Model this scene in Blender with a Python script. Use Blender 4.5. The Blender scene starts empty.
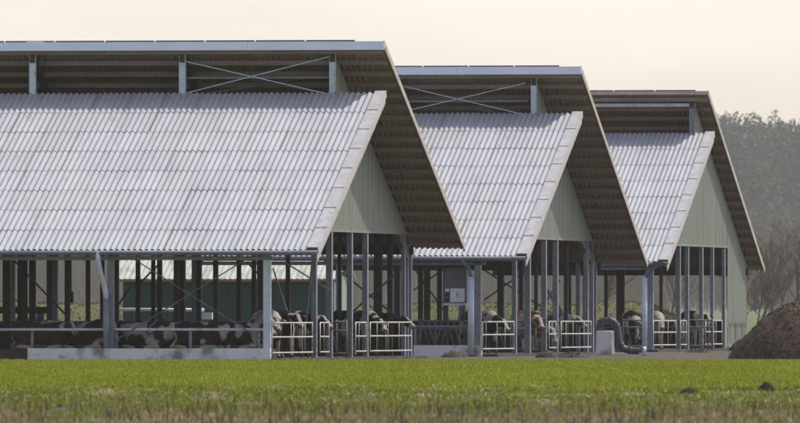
import bpy, math, random
import numpy as np
from mathutils import Vector, Matrix, noise
random.seed(7)
RNG = np.random.default_rng(7)
S = bpy.context.scene
COL = S.collection
R = math.radians

# ------------------------------------------------------------------ camera
F, HOR, CAMZ = 13333.0, 312.0, 1.4           # focal length in photo pixels, horizon row, eye height
XV = 2495.0                                   # where the barns' depth lines meet
A = math.atan((XV - 400) / F)
LX, LY = math.cos(A), -math.sin(A)            # along the ridges, to the right
DX, DY = math.sin(A), math.cos(A)             # away from the camera, across the barns
cam = bpy.data.cameras.new('camera'); co = bpy.data.objects.new('camera', cam); COL.objects.link(co)
co.location = (0, 0, CAMZ); co.rotation_euler = (R(90), 0, 0)
cam.sensor_width = 36; cam.lens = F / 800 * 36; cam.shift_y = (HOR - 211.5) / 800
cam.clip_start = 1; cam.clip_end = 9000
cam.dof.use_dof = True; cam.dof.focus_distance = 400; cam.dof.aperture_fstop = 9.5
S.camera = co

def at(px, py, Y):
    return ((px - 400) / F * Y, Y, CAMZ + (HOR - py) / F * Y)

# ------------------------------------------------------------------ node helpers
class NT:
    def __init__(s, m): s.t = m.node_tree; s.n = s.t.nodes; s.l = s.t.links
    def new(s, k, **kw):
        x = s.n.new(k)
        for a, b in kw.items():
            if a.startswith('_'): x.inputs[a[1:].replace('_', ' ')].default_value = b
            else: setattr(x, a, b)
        return x
    def link(s, a, b): s.l.new(a, b)

def rgb(c): return (c[0], c[1], c[2], 1)
def mat(name, c1, c2=None, scale=3.0, detail=4, rough=.7, metal=0, lo=.35, hi=.65, bump=0, bscale=20, attr=None, trans=0,
        spec=.4, stretch=None, stain=None, stain_scale=1.0, slo=.55, shi=.7):
    m = bpy.data.materials.new(name); m.use_nodes = True
    t = NT(m); p = t.n['Principled BSDF']
    p.inputs['Roughness'].default_value = rough; p.inputs['Metallic'].default_value = metal
    p.inputs['Specular IOR Level'].default_value = spec
    tc = t.new('ShaderNodeTexCoord'); vec = tc.outputs['Object']
    if stretch:
        mp = t.new('ShaderNodeMapping'); mp.inputs['Scale'].default_value = stretch
        t.link(vec, mp.inputs['Vector']); vec = mp.outputs[0]
    col = None
    if c2 is not None:
        nz = t.new('ShaderNodeTexNoise'); nz.inputs['Scale'].default_value = scale; nz.inputs['Detail'].default_value = detail
        t.link(vec, nz.inputs['Vector'])
        mr = t.new('ShaderNodeMapRange'); mr.inputs[1].default_value = lo; mr.inputs[2].default_value = hi
        t.link(nz.outputs['Fac'], mr.inputs[0])
        mx = t.new('ShaderNodeMix', data_type='RGBA'); mx.inputs[6].default_value = rgb(c1); mx.inputs[7].default_value = rgb(c2)
        t.link(mr.outputs[0], mx.inputs[0]); col = mx.outputs[2]
    if stain:
        nz = t.new('ShaderNodeTexNoise'); nz.inputs['Scale'].default_value = stain_scale; nz.inputs['Detail'].default_value = 8
        t.link(vec, nz.inputs['Vector'])
        mr = t.new('ShaderNodeMapRange'); mr.inputs[1].default_value = slo; mr.inputs[2].default_value = shi
        t.link(nz.outputs['Fac'], mr.inputs[0])
        mx = t.new('ShaderNodeMix', data_type='RGBA'); mx.inputs[7].default_value = rgb(stain)
        if col: t.link(col, mx.inputs[6])
        else: mx.inputs[6].default_value = rgb(c1)
        t.link(mr.outputs[0], mx.inputs[0]); col = mx.outputs[2]
    if attr:
        at_ = t.new('ShaderNodeAttribute', attribute_name=attr)
        if col is None and c1 is None: col = at_.outputs['Color']
        else:
            mx = t.new('ShaderNodeMix', data_type='RGBA', blend_type='MULTIPLY'); mx.inputs[0].default_value = 1
            if col: t.link(col, mx.inputs[6])
            else: mx.inputs[6].default_value = rgb(c1)
            t.link(at_.outputs['Color'], mx.inputs[7]); col = mx.outputs[2]
    if col: t.link(col, p.inputs['Base Color'])
    else: p.inputs['Base Color'].default_value = rgb(c1)
    if bump:
        nz = t.new('ShaderNodeTexNoise'); nz.inputs['Scale'].default_value = bscale; nz.inputs['Detail'].default_value = 6
        t.link(vec, nz.inputs['Vector'])
        b = t.new('ShaderNodeBump'); b.inputs['Strength'].default_value = bump; b.inputs['Distance'].default_value = .05
        t.link(nz.outputs['Fac'], b.inputs['Height']); t.link(b.outputs[0], p.inputs['Normal'])
    if trans:
        tr = t.new('ShaderNodeBsdfTranslucent'); ms = t.new('ShaderNodeMixShader'); ms.inputs[0].default_value = trans
        if col: t.link(col, tr.inputs['Color'])
        else: tr.inputs['Color'].default_value = rgb(c1)
        t.link(p.outputs[0], ms.inputs[1]); t.link(tr.outputs[0], ms.inputs[2])
        t.link(ms.outputs[0], t.n['Material Output'].inputs['Surface'])
    return m

M = {}
M['roof'] = mat('fibre_cement', (.44, .445, .455), (.395, .395, .405), scale=.8, detail=6, rough=.6, attr='tint', stain=(.29, .285, .275), stain_scale=2.2, slo=.54, shi=.85, bump=.1, bscale=60, stretch=(2.6, .45, .45))
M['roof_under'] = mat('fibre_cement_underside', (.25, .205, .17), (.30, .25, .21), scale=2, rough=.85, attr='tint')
M['cap'] = mat('verge_cap_cement', (.50, .485, .47), (.42, .405, .39), scale=2.5, rough=.6, stain=(.3, .3, .28), stain_scale=5, slo=.6, shi=.75)
M['board'] = mat('weathered_verge_board', (.50, .45, .37), (.38, .33, .26), scale=3, rough=.75)
M['fascia'] = mat('pale_fascia_sheet', (.70, .76, .86), (.64, .70, .80), scale=1.3, rough=.45, stain=(.45, .47, .5), stain_scale=4, slo=.64, shi=.8)
M['galv'] = mat('galvanised_steel', (.22, .245, .28), (.165, .185, .21), scale=5, rough=.5, metal=.15, stain=(.14, .15, .17), stain_scale=3, slo=.55, shi=.75)
M['galv_pale'] = mat('pale_galvanised_steel', (.55, .61, .67), (.46, .52, .58), scale=5, rough=.5, metal=.1, stain=(.2, .22, .24), stain_scale=4, slo=.6, shi=.8)
M['steel_dark'] = mat('dirty_dark_steel', (.055, .055, .06), (.04, .04, .042), scale=4, rough=.7)
M['steel_haunch'] = mat('dusty_steel', (.15, .14, .13), (.11, .10, .095), scale=4, rough=.7)
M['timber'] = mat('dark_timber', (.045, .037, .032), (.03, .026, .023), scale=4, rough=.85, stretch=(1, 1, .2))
M['purlin'] = mat('brown_purlin_timber', (.27, .215, .17), (.21, .165, .13), scale=3, rough=.85, stretch=(.2, 1, 1))
M['clad'] = mat('sage_green_cladding', (.225, .245, .19), (.175, .195, .155), scale=.9, rough=.6, stretch=(1, 5, .35), stain=(.14, .15, .11), stain_scale=1.0, slo=.5, shi=.75)
M['clad_dirt'] = mat('splashed_sage_cladding', (.22, .24, .185), (.17, .19, .15), scale=1, rough=.6, stretch=(1, 4, .35), stain=(.035, .04, .03), stain_scale=1.6, slo=.5, shi=.62)
M['gutter'] = mat('grey_blue_gutter', (.13, .155, .185), (.10, .12, .145), scale=3, rough=.5)
M['solar'] = mat('dark_solar_glass', (.02, .025, .045), rough=.25)
M['solar_frame'] = mat('solar_frame_black', (.05, .055, .07), rough=.4)
M['skylight'] = mat('white_rooflight', (.8, .79, .76), rough=.4)
M['concrete'] = mat('pale_concrete', (.72, .715, .71), (.62, .615, .61), scale=2, rough=.85, stain=(.24, .225, .2), stain_scale=1.8, slo=.5, shi=.66, bump=.15)
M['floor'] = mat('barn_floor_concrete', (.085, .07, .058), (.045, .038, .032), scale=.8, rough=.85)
M['gate'] = mat('galvanised_gate_tube', (.60, .57, .49), (.42, .40, .35), scale=6, rough=.4, metal=.2, stain=(.2, .17, .13), stain_scale=6, slo=.58, shi=.7)
M['bar'] = mat('worn_feed_bar', (.15, .15, .15), (.08, .08, .08), scale=5, rough=.6)
M['white'] = mat('white_painted_metal', (.72, .74, .74), (.62, .63, .63), scale=4, rough=.5)
M['grey_panel'] = mat('grey_panel', (.14, .145, .155), (.11, .115, .125), scale=4, rough=.6)
M['black'] = mat('black_plastic', (.02, .02, .022), rough=.5)
M['duct'] = mat('dark_grey_pipe', (.075, .085, .10), (.05, .055, .065), scale=6, rough=.45)
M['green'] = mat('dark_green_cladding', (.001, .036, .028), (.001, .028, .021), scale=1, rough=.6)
M['green_sunlit'] = mat('painted_sunlit_green', (.22, .30, .23), rough=.6)  # paler green: sunlight on the shed's end wall put into the colour
M['red'] = mat('rust_red_trim', (.25, .09, .055), rough=.6)
M['shed_roof'] = mat('cream_shed_roof', (.56, .55, .47), (.40, .40, .32), scale=1.0, rough=.7, stretch=(2, .5, 1), stain=(.3, .3, .22), stain_scale=2)
M['soil'] = mat('dark_soil', (.04, .031, .026), (.026, .02, .017), scale=12, rough=.95, bump=.5)
M['manure'] = mat('brown_manure', (.115, .074, .048), (.045, .03, .02), scale=5, detail=10, rough=.95, bump=.8, bscale=9, attr='tint')
M['yard'] = mat('trodden_yard_soil', (.13, .098, .064), (.06, .046, .03), scale=.35, detail=8, rough=.95, bump=.3)
M['field'] = mat('young_crop_soil', (.16, .18, .02), (.14, .16, .02), scale=.4, rough=.95)
M['verge'] = mat('rough_verge_soil', (.075, .075, .025), (.06, .048, .025), scale=.8, detail=8, rough=.95)
M['meadow'] = mat('meadow_grass', (.13, .16, .04), (.10, .12, .04), scale=.3, rough=.95)
M['bank'] = mat('dry_bank_grass', (.13, .115, .04), (.08, .09, .025), scale=.35, detail=8, rough=.95, bump=.6, bscale=2)
M['blade'] = mat('grass_blade', None, attr='tint', rough=.6, trans=.55, spec=.2)
M['bark'] = mat('grey_brown_bark', (.17, .125, .10), (.12, .09, .07), scale=3, rough=.9)
M['leaf'] = mat('pine_foliage', None, attr='tint', rough=.8, trans=.15, spec=.1)
M['coat'] = mat('cow_coat', None, attr='tint', rough=.8, spec=.08)
M['eye'] = mat('dark_eye', (.01, .008, .008), rough=.1)
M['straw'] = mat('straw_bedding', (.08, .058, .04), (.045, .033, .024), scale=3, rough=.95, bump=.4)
M['hill'] = mat('hill_floor', (.05, .05, .035), (.06, .05, .04), scale=.1, rough=1)

# ------------------------------------------------------------------ mesh builder
class MB:
    def __init__(s): s.v = []; s.f = []; s.mi = []; s.tint = []
    def add(s, vs, fs, mi=0, tint=None):
        n = len(s.v); s.v += [tuple(x) for x in vs]; s.f += [tuple(n + i for i in f) for f in fs]; s.mi += [mi] * len(fs)
        s.tint += [tint or (1, 1, 1)] * len(vs)
        return s
    def box(s, x0, x1, y0, y1, z0, z1, mi=0):
        v = [(x, y, z) for x in (x0, x1) for y in (y0, y1) for z in (z0, z1)]
        return s.add(v, [(0, 1, 3, 2), (4, 6, 7, 5), (0, 4, 5, 1), (2, 3, 7, 6), (0, 2, 6, 4), (1, 5, 7, 3)], mi)
    def bar(s, a, b, w, h, up=(0, 0, 1), mi=0):          # rectangular bar from a to b, width w, height h along up
        a = Vector(a); b = Vector(b); d = (b - a).normalized(); u = Vector(up)
        if abs(d.dot(u)) > .99: u = Vector((0, 1, 0))
        sx = d.cross(u).normalized(); u = sx.cross(d).normalized()
        v = [p + sx * (i * w / 2) + u * (j * h / 2) for p in (a, b) for i in (-1, 1) for j in (-1, 1)]
        return s.add(v, [(0, 1, 3, 2), (4, 6, 7, 5), (0, 4, 5, 1), (2, 3, 7, 6), (0, 2, 6, 4), (1, 5, 7, 3)], mi)
    def tube(s, pts, r, n=10, mi=0, tint=None):
        pts = [Vector(p) for p in pts]; rs = r if isinstance(r, (list, tuple)) else [r] * len(pts)
        vs = []; fs = []
        ref = None
        for i, p in enumerate(pts):
            d = (pts[min(i + 1, len(pts) - 1)] - pts[max(i - 1, 0)]).normalized()
            if ref is None:
                ref = Vector((0, 0, 1)) if abs(d.z) < .9 else Vector((1, 0, 0))
            x = d.cross(ref).normalized(); y = x.cross(d).normalized(); ref = y
            for k in range(n):
                a = 2 * math.pi * k / n
                vs.append(p + x * (math.cos(a) * rs[i]) + y * (math.sin(a) * rs[i]))
        for i in range(len(pts) - 1):
            for k in range(n):
                fs.append((i * n + k, i * n + (k + 1) % n, (i + 1) * n + (k + 1) % n, (i + 1) * n + k))
        fs.append(tuple(range(n - 1, -1, -1))); fs.append(tuple((len(pts) - 1) * n + k for k in range(n)))
        return s.add(vs, fs, mi, tint)
    def build(s, name, mats, parent=None, smooth=False, tint=False):
        me = bpy.data.meshes.new(name); me.from_pydata(s.v, [], s.f)
        for m in (mats if isinstance(mats, (list, tuple)) else [mats]): me.materials.append(m)
        if len(set(s.mi)) > 1: me.polygons.foreach_set('material_index', s.mi)
        if smooth: me.polygons.foreach_set('use_smooth', [True] * len(me.polygons))
        if tint:
            ca = me.color_attributes.new('tint', 'FLOAT_COLOR', 'POINT')
            ca.data.foreach_set('color', np.c_[np.array(s.tint), np.ones(len(s.tint))].astype(np.float32).ravel())
        me.update()
        o = bpy.data.objects.new(name, me); COL.objects.link(o)
        if parent: o.parent = parent
        return o

def arr_mesh(name, v, f, mats, tint=None, smooth=False, parent=None):
    v = np.asarray(v, np.float32); f = np.asarray(f, np.int32); k = f.shape[1]
    me = bpy.data.meshes.new(name); me.vertices.add(len(v)); me.vertices.foreach_set('co', v.ravel())
    me.loops.add(f.size); me.loops.foreach_set('vertex_index', f.ravel())
    me.polygons.add(len(f)); me.polygons.foreach_set('loop_start', np.arange(0, f.size, k, dtype=np.int32))
    if smooth: me.polygons.foreach_set('use_smooth', np.ones(len(f), bool))
    for m in (mats if isinstance(mats, (list, tuple)) else [mats]): me.materials.append(m)
    if tint is not None:
        ca = me.color_attributes.new('tint', 'FLOAT_COLOR', 'POINT')
        ca.data.foreach_set('color', np.c_[tint, np.ones(len(tint))].astype(np.float32).ravel())
    me.update(calc_edges=True); me.validate()
    o = bpy.data.objects.new(name, me); COL.objects.link(o)
    if parent: o.parent = parent
    return o

def tag(o, label=None, cat=None, group=None, kind=None):
    if label: o['label'] = label
    if cat: o['category'] = cat
    if group: o['group'] = group
    if kind: o['kind'] = kind
    return o
def empty(name, loc, rz=0):
    o = bpy.data.objects.new(name, None); COL.objects.link(o); o.location = loc; o.rotation_euler = (0, 0, rz); o.empty_display_size = .2
    return o

# ------------------------------------------------------------------ barns
class Frame:                                   # a barn's own axes: l along the ridge, d across, z up
    def __init__(s, px, D): s.bx = (px - 400) / F * D; s.by = D
    def w(s, l, d, z=0): return (s.bx + l * LX + d * DX, s.by + l * LY + d * DY, z)
    def l(s, px, d):
        t = (px - 400) / F
        return -(s.bx + d * DX - t * (s.by + d * DY)) / (LX - t * LY)
    def d(s, px, l):
        t = (px - 400) / F
        return -(s.bx + l * LX - t * (s.by + l * LY)) / (DX - t * DY)
    def z(s, py, l, d): return CAMZ + (HOR - py) / F * (s.by + l * LY + d * DY)
B = [Frame(319, 392), Frame(527.5, 433.6), Frame(668.5, 483)]
LENS = (27.0, 11.0, 10.5)
BAY = 4.63
EZ, TD, TZ, RZ, RD = 3.29, 12.6, 8.05, 9.6, 28.4

def sheets(name, l0, l1, pa, pb, rows, mats, parent, verge=.3, joint=.03, lift=.016):
    """corrugated fibre cement sheets laid in courses from the eave pa=(d,z) up to pb, one mesh, each sheet lapped over the next"""
    mb = MB(); pitch = .177; ncor = 6; W = pitch * ncor
    a = Vector((0,) + pa); b = Vector((0,) + pb); nrm = Vector((0, -(pb[1] - pa[1]), pb[0] - pa[0])).normalized()
    if nrm.z < 0: nrm = -nrm
    ncol = int((l1 - l0) / W) + 1
    for i in range(rows):
        t0, t1 = i / rows, (i + 1) / rows
        for j in range(ncol):
            x1 = l1 - j * W; x0 = max(l0, x1 - W - .03)
            if x1 <= l0: continue
            dz = random.uniform(-.004, .004) + joint * .2 * (j % 2); dl = random.uniform(-.012, .012)
            g = random.choice([1, 1, 1, .97, .95, 1.03, .94, .98]); tint = (g, g * random.uniform(.99, 1.01), g * random.uniform(.98, 1.03))
            n = max(2, int(round((x1 - x0) / pitch * 8)))
            vs = []
            for (t, off, e) in ((t0, lift, dl - .05), (t1, .0, dl)):
                for th in (.0, -.012):
                    for k in range(n + 1):
                        x = x1 - (x1 - x0) * k / n
                        h = .029 * math.cos(2 * math.pi * (l1 - x) / pitch)
                        p = a.lerp(b, t) + (b - a).normalized() * e + nrm * (h + off + dz + th)
                        vs.append((x, p.y, p.z))
            m = n + 1; fs = []; 
            for k in range(n):
                fs.append((k, k + 1, 2 * m + k + 1, 2 * m + k))                      # top
                fs.append((m + k, 3 * m + k, 3 * m + k + 1, m + k + 1))              # underside
                fs.append((k, m + k, m + k + 1, k + 1))                              # lower end
            fs.append((0, 2 * m, 3 * m, m))
            c = len(mb.f); c0 = len(mb.v); mb.add(vs, fs, 0, tint)
            if random.random() < .45:                  # dirt and moss gathered in the side lap
                e = random.choice(((.62, .56, .47), (.7, .66, .6), (.5, .44, .34), (.75, .74, .72)))
                for q in range(4):
                    for k in (n, n - 1, n - 2): mb.tint[c0 + q * m + k] = e
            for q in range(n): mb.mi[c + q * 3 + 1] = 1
    return mb.build(name, mats, parent, smooth=False, tint=True)

def make_barn(i, label, wall_l, rear_z, gposts, front_px, rear_verge=0., panels_end=-1., plain_fascia=False, leg=None):
    f = B[i]; LEN = LENS[i]; RZ = 9.53
    root = empty('cattle_barn', f.w(0, 0, 0), -A); tag(root, label, 'barn', 'open cattle barns standing one behind another')
    # --- roofs
    fl = .0; sl = (TZ - EZ) / TD
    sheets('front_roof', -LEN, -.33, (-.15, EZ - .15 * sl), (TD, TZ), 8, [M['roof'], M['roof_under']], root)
    ra, rb = (RD, rear_z), (TD - .5, RZ)
    rs = (RZ - rear_z) / (RD - TD + .5)
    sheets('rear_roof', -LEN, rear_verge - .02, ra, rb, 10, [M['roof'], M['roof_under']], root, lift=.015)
    # verge caps and boards on the front slope
    mb = MB(); mb2 = MB()
    for k in range(8):
        t0, t1 = k / 8, (k + 1) / 8
        p0 = (TD + .15) * t0 - .15, EZ - .15 * sl + (TZ - EZ + .15 * sl) * t0
        p1 = (TD + .15) * t1 - .15, EZ - .15 * sl + (TZ - EZ + .15 * sl) * t1
        mb.bar((-.165, p0[0] - .03, p0[1] + .062), (-.165, p1[0], p1[1] + .047), .34, .03)
        mb.bar((.0, p0[0] - .03, p0[1] - .02), (.0, p1[0], p1[1] - .035), .03, .21)
    mb.build('verge_cap', M['cap'], root)
    mb2.bar((-.03, -.2, EZ - .30), (-.03, TD - .05, TZ - .22), .035, .22); mb2.build('verge_board', M['board'], root)
    mb = MB(); mb.bar((rear_verge + .012, RD + .02, rear_z - .02), (rear_verge + .012, TD - .5, RZ + .0), .04, .2); mb.build('verge_board', M['board'], root)
    # fascia along the top of the rear slope
    mb = MB()
    fh = .26 if not plain_fascia else .13
    k = 0; x = rear_verge + .03
    while x > -LEN:
        x0 = max(-LEN, x - 4.2); mb.box(x0 + .006, x, TD - .58 - (.004 if k % 2 else 0), TD - .52, RZ + .07 - fh, RZ + .07); x = x0; k += 1
    mb.build('fascia', M['fascia'] if not plain_fascia else M['board'], root)
    if plain_fascia:
        MB().box(-LEN, wall_l, TD + .05, TD + .17, RZ - .5, RZ - .38).build('clerestory_rail', M['galv_pale'], root)
    # solar panels on the rear slope
    k = 0; x = panels_end; dirv = Vector((0, RD - TD + .5, rear_z - RZ)).normalized(); nv = Vector((0, -dirv.z, dirv.y))
    base = Vector((0, TD - .4, RZ)) + nv * .11
    while x > -LEN + 2 and k < 9:
        for rr in range(2):
            a = base + dirv * (.02 + rr * 1.02); b = a + dirv * 1.0
            fr = MB().bar((x - .765, a.y, a.z), (x - .765, b.y, b.z), 1.50, .045, up=nv).build('solar_panel', M['solar_frame'], root)
            a2 = a + dirv * .03 + nv * .0245; b2 = b - dirv * .03 + nv * .0245
            MB().bar((x - .765, a2.y, a2.z), (x - .765, b2.y, b2.z), 1.44, .006, up=nv).build('glass', M['solar'], fr)
        x -= 1.545; k += 1
    if i == 0:
        xl = f.l(28.5, TD); xr = f.l(45.5, TD)
        MB().bar(((xl + xr) / 2, TD - .36, RZ + .075), ((xl + xr) / 2, TD + .3, RZ - .13), xr - xl, .05, up=nv).build('rooflight', M['skylight'], root)
    # --- purlins under both slopes
    for k in range(19):
        t = (k + .35) / 19; d = rb[0] + (ra[0] - rb[0]) * t; z = rb[1] + (ra[1] - rb[1]) * t
        MB().bar((-LEN + .1, d + (.06 if k == 0 else 0), z - .115), (rear_verge - .05, d, z - .115), .06, .15).build('purlin', M['purlin'], root)
    for k in range(14):
        t = (k + .4) / 14; d = TD * t; z = EZ + (TZ - EZ) * t
        MB().bar((-LEN + .1, d, z - .115), (-.1, d, z - .115), .06, .15).build('purlin', M['purlin'], root)
    # --- portal frames
    nfr = 6 if i == 0 else 3
    for k in range(nfr):
        l = wall_l - .12 - BAY * k
        MB().bar((l, .3, EZ - .36 + .3 * sl), (l, TD + .1, TZ - .37), .14, .26).build('rafter', M['steel_dark'], root)
        mb = MB().bar((l, TD - .1, RZ - .38), (l, RD - 1.0, rear_z + rs * 1.0 - .37), .14, .26)
        mb.bar((l, 22.5, rear_z + rs * (RD - 22.5) - .62), (l, RD - 1.45, rear_z - .1), .12, .3)
        mb.build('rafter', M['steel_dark'], root)
        MB().box(l - .1, l + .1, TD - .02, TD + .14, TZ - .05, RZ - .24).build('clerestory_post', M['galv_pale'] if not plain_fascia else M['galv'], root)
        MB().box(l - .09, l + .09, RD - 1.6, RD - 1.4, 0, rear_z + .1).build('post', M['galv'], root)
        if k:
            MB().box(l - .09, l + .09, .22, .42, 0, EZ - .2).build('post', M['galv'], root)
            MB().box(l - .09, l + .09, TD - .1, TD + .1, 0, TZ - .45).build('post', M['steel_dark'], root)
    # corner post at the front
    l = f.l(front_px, .3)
    MB().box(l - .105, l + .105, .2, .42, 0, EZ - .16).build('post', M['galv_pale'] if i == 0 else M['galv'], root)
    # gable posts
    for (px, w) in gposts:
        d = f.d(px, wall_l); wv = w / F * (f.by + d)
        top = 3.93
        MB().box(wall_l - wv / 2 - .05, wall_l + wv / 2 - .05, d - .12, d + .12, 0, top).build('post', M['galv'], root)
    # --- gable cladding: ribbed vertical sheets
    def roofline(d):
        zf = EZ + sl * d - .28 if d <= TD else 99
        zr = rear_z + rs * (RD - d) - .27 if d >= TD - .2 else -99
        return max(min(zf, 90) if d <= TD else -99, zr)
    lo = 3.9
    mb = MB(); prof = []; d = 1.75
    while d < RD - 1.35:
        prof += [(d, 0), (d + .17, 0), (d + .20, .016), (d + .25, .016)]; d += .28
    n0 = len(prof); leg_d = f.d(leg, wall_l) if leg else 99
    def zlo(d): return .12 if d > leg_d else lo
    vs = []; fs = []
    for (d, o) in prof: vs += [(wall_l + o, d, min(zlo(d), roofline(d) - .02)), (wall_l + o, d, roofline(d))]
    leg_f = []
    for k in range(n0 - 1):
        if leg and zlo(prof[k][0]) < 1 and zlo(prof[k + 1][0]) < 1: leg_f.append(k)
        if abs(zlo(prof[k][0]) - zlo(prof[k + 1][0])) > 1: continue
        fs.append((2 * k, 2 * k + 2, 2 * k + 3, 2 * k + 1))
    mb.add(vs, fs); o = mb.build('gable_wall', M['clad'] if not leg else [M['clad'], M['clad_dirt']], root)
    so = o.modifiers.new('t', 'SOLIDIFY'); so.thickness = .004
    if leg_f:                                  # the lower sheets of the leg, splashed with dirt
        mb = MB(); v2 = []; f2 = []
        for k in leg_f + [leg_f[-1] + 1]: v2 += [(wall_l + prof[k][1] + .012, prof[k][0], .1), (wall_l + prof[k][1] + .012, prof[k][0], .78 + .12 * ((k * 7) % 3))]
        for k in range(len(leg_f)): f2.append((2 * k, 2 * k + 2, 2 * k + 3, 2 * k + 1))
        q = mb.add(v2, f2).build('lower_sheet', M['clad_dirt'], root); q.modifiers.new('t', 'SOLIDIFY').thickness = .004
        MB().box(wall_l - .05, wall_l + .1, prof[leg_f[0]][0] - .1, RD - 1.3, -.1, .13).build('footing', M['concrete'], root)
    MB().box(wall_l - .06, wall_l + .045, 1.75, (leg_d if leg else RD - 1.4), lo - .07, lo - .002).build('cladding_trim', M['clad'], root)
    # eave beams, gutters
    MB().box(-LEN, wall_l + .1, .2, .3, EZ - .36, EZ - .24).build('eave_beam', M['galv'], root)
    MB().box(-LEN, wall_l + .1, .05, .17, EZ - .2, EZ - .08).build('eave_beam', M['steel_dark'], root)
    MB().box(-LEN, wall_l + .1, RD - 1.38, RD - 1.25, rear_z - .22, rear_z + .05).build('eave_beam', M['steel_dark'], root)
    mb = MB(); mb.tube([(-LEN, -.25, EZ - .15), (-.03, -.25, EZ - .15)], .075, 12)
    g = mb.build('gutter', M['gutter'], root, smooth=True)
    mb = MB()
    return root

barn1 = make_barn(0, 'nearest open barn with broad pale corrugated roof filling the left of the view', -1.52, 3.42,
    [(316, 5), (331, 6), (351.5, 5.2), (367, 5.2), (405, 4), (411, 5)], 267.3, panels_end=B[0].l(357, TD))
barn2 = make_barn(1, 'middle open barn between the two others, grey control cabinet at its left', -1.52, 3.06,
    [(516, 4.2), (529, 6), (545.5, 5), (557, 5), (587.5, 4.5), (593, 4)], 478, panels_end=B[1].l(561, TD))
barn3 = make_barn(2, 'farthest open barn on the right with green cladding reaching down to the ground', -.72, 3.02,
    [(679.5, 4.6), (688.2, 4), (702.5, 3.8), (713.5, 3.2), (725, 3)], 650.5, rear_verge=-.18, panels_end=B[2].l(697, TD), plain_fascia=True, leg=727.5)

def pipe_part(name, root, pts, r, m, n=12): return MB().tube(pts, r, n).build(name, M[m], root, smooth=True)
def fpt(i, px, py, d):
    f = B[i]; l = f.l(px, d); return (l, d, f.z(py, l, d))
# downpipes: a swan neck under the gutter and a straight drop
q = [fpt(0, *p) for p in ((98, 252, -.25), (98, 259, -.25), (98.8, 265, -.22), (101, 275, -.1), (104.5, 288, .02), (105.8, 294, .04), (106, 300, .04))]
pipe_part('downpipe', barn1, q, .08, 'galv_pale')
dpp = pipe_part('downpipe', barn1, [fpt(0, 106, 299, .04), fpt(0, 106, 357.8, .04)], .088, 'galv')
q = [fpt(1, *p) for p in ((462, 258, -.25), (463, 262, -.25), (469, 268, -.15), (471, 276, -.1), (471, 282, -.1))]
pipe_part('downpipe', barn2, q, .07, 'gutter'); pipe_part('downpipe', barn2, [fpt(1, 471, 277, -.1), fpt(1, 471, 355, -.1)], .105, 'galv_pale')
q = [fpt(2, *p) for p in ((660, 264, -.25), (655, 267, -.22), (647, 272, -.15), (644.6, 280, -.12))]
pipe_part('downpipe', barn3, q, .07, 'gutter'); pipe_part('downpipe', barn3, [fpt(2, 644.6, 276, -.12), fpt(2, 644.6, 351, -.12)], .095, 'galv_pale')
# loose bits under the end of the third gutter
MB().bar(fpt(2, 653, 263, -.3), fpt(2, 666, 264.5, -.3), .12, .14).build('gutter_end', M['duct'], barn3)

def rods(root, i, pts, w, m, d, name='brace_rod'):
    for (x0, y0, x1, y1) in pts:
        MB().bar(fpt(i, x0, y0, d), fpt(i, x1, y1, d), w, w).build(name, M[m], root)
rods(barn1, 0, [(179, 60, 330, 94.5), (179, 95, 330, 56.5)], .024, 'galv_pale', TD - .06)
rods(barn1, 0, [(182, 78, 336, 77.5)], .06, 'galv', TD + .5)
rods(barn1, 0, [(180, 66, 338, 96), (185, 97, 338, 73)], .03, 'galv', TD + 2.2)
rods(barn2, 1, [(385, 82, 526, 115), (385, 116, 526, 83)], .024, 'galv_pale', TD - .06)
rods(barn2, 1, [(390, 101.5, 528, 101)], .06, 'galv', TD + .5)
rods(barn2, 1, [(390, 98, 530, 117), (390, 114, 530, 84)], .03, 'galv', TD + 2.2)
rods(barn1, 0, [(111, 343, 264, 248), (113, 246, 264, 341)], .032, 'bar', .5)
rods(barn1, 0, [(4, 250, 68, 317), (112, 315, 130, 287), (138, 285, 160, 263), (247, 262, 262, 278)], .05, 'steel_dark', 8.0)
rods(barn1, 0, [(273, 268, 290, 320), (312, 262, 306, 322), (284, 262, 330, 290)], .04, 'galv', 9.0)
rods(barn1, 0, [(345, 318, 398, 272), (345, 275, 398, 318)], .05, 'steel_dark', 25)
rods(barn2, 1, [(414, 290, 445, 268), (414, 268, 445, 312), (484, 300, 530, 268), (484, 270, 560, 318), (535, 318, 560, 280)], .05, 'steel_dark', 24)
rods(barn2, 1, [(547, 290, 562, 312)], .12, 'galv', 22)
rods(barn3, 2, [(594, 300, 625, 268)], .05, 'steel_dark', -8.0) if False else None

def posts(root, i, lst, d, m, z1=3.3, name='post', depth=.16):
    for (px, w) in lst:
        f = B[i]; l = f.l(px, d); wv = w / F * (f.by + d)
        MB().box(l - wv / 2, l + wv / 2, d - depth / 2, d + depth / 2, 0, z1).build(name, M[m], root)
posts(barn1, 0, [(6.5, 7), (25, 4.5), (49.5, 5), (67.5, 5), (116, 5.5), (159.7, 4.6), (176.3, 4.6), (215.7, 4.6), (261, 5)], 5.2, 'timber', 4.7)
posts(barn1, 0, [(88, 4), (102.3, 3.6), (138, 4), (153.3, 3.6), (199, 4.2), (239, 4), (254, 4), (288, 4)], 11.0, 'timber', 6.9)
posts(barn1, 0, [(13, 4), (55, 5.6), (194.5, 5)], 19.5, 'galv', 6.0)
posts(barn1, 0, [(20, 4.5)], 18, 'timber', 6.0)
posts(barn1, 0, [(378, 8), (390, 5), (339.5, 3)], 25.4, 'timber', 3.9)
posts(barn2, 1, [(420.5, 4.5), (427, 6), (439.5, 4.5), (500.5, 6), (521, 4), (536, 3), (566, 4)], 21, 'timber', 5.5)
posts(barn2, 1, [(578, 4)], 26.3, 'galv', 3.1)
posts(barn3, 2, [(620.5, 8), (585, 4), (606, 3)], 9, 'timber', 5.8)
posts(barn3, 2, [(661, 3)], 22, 'steel_dark', 5.0)
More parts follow.
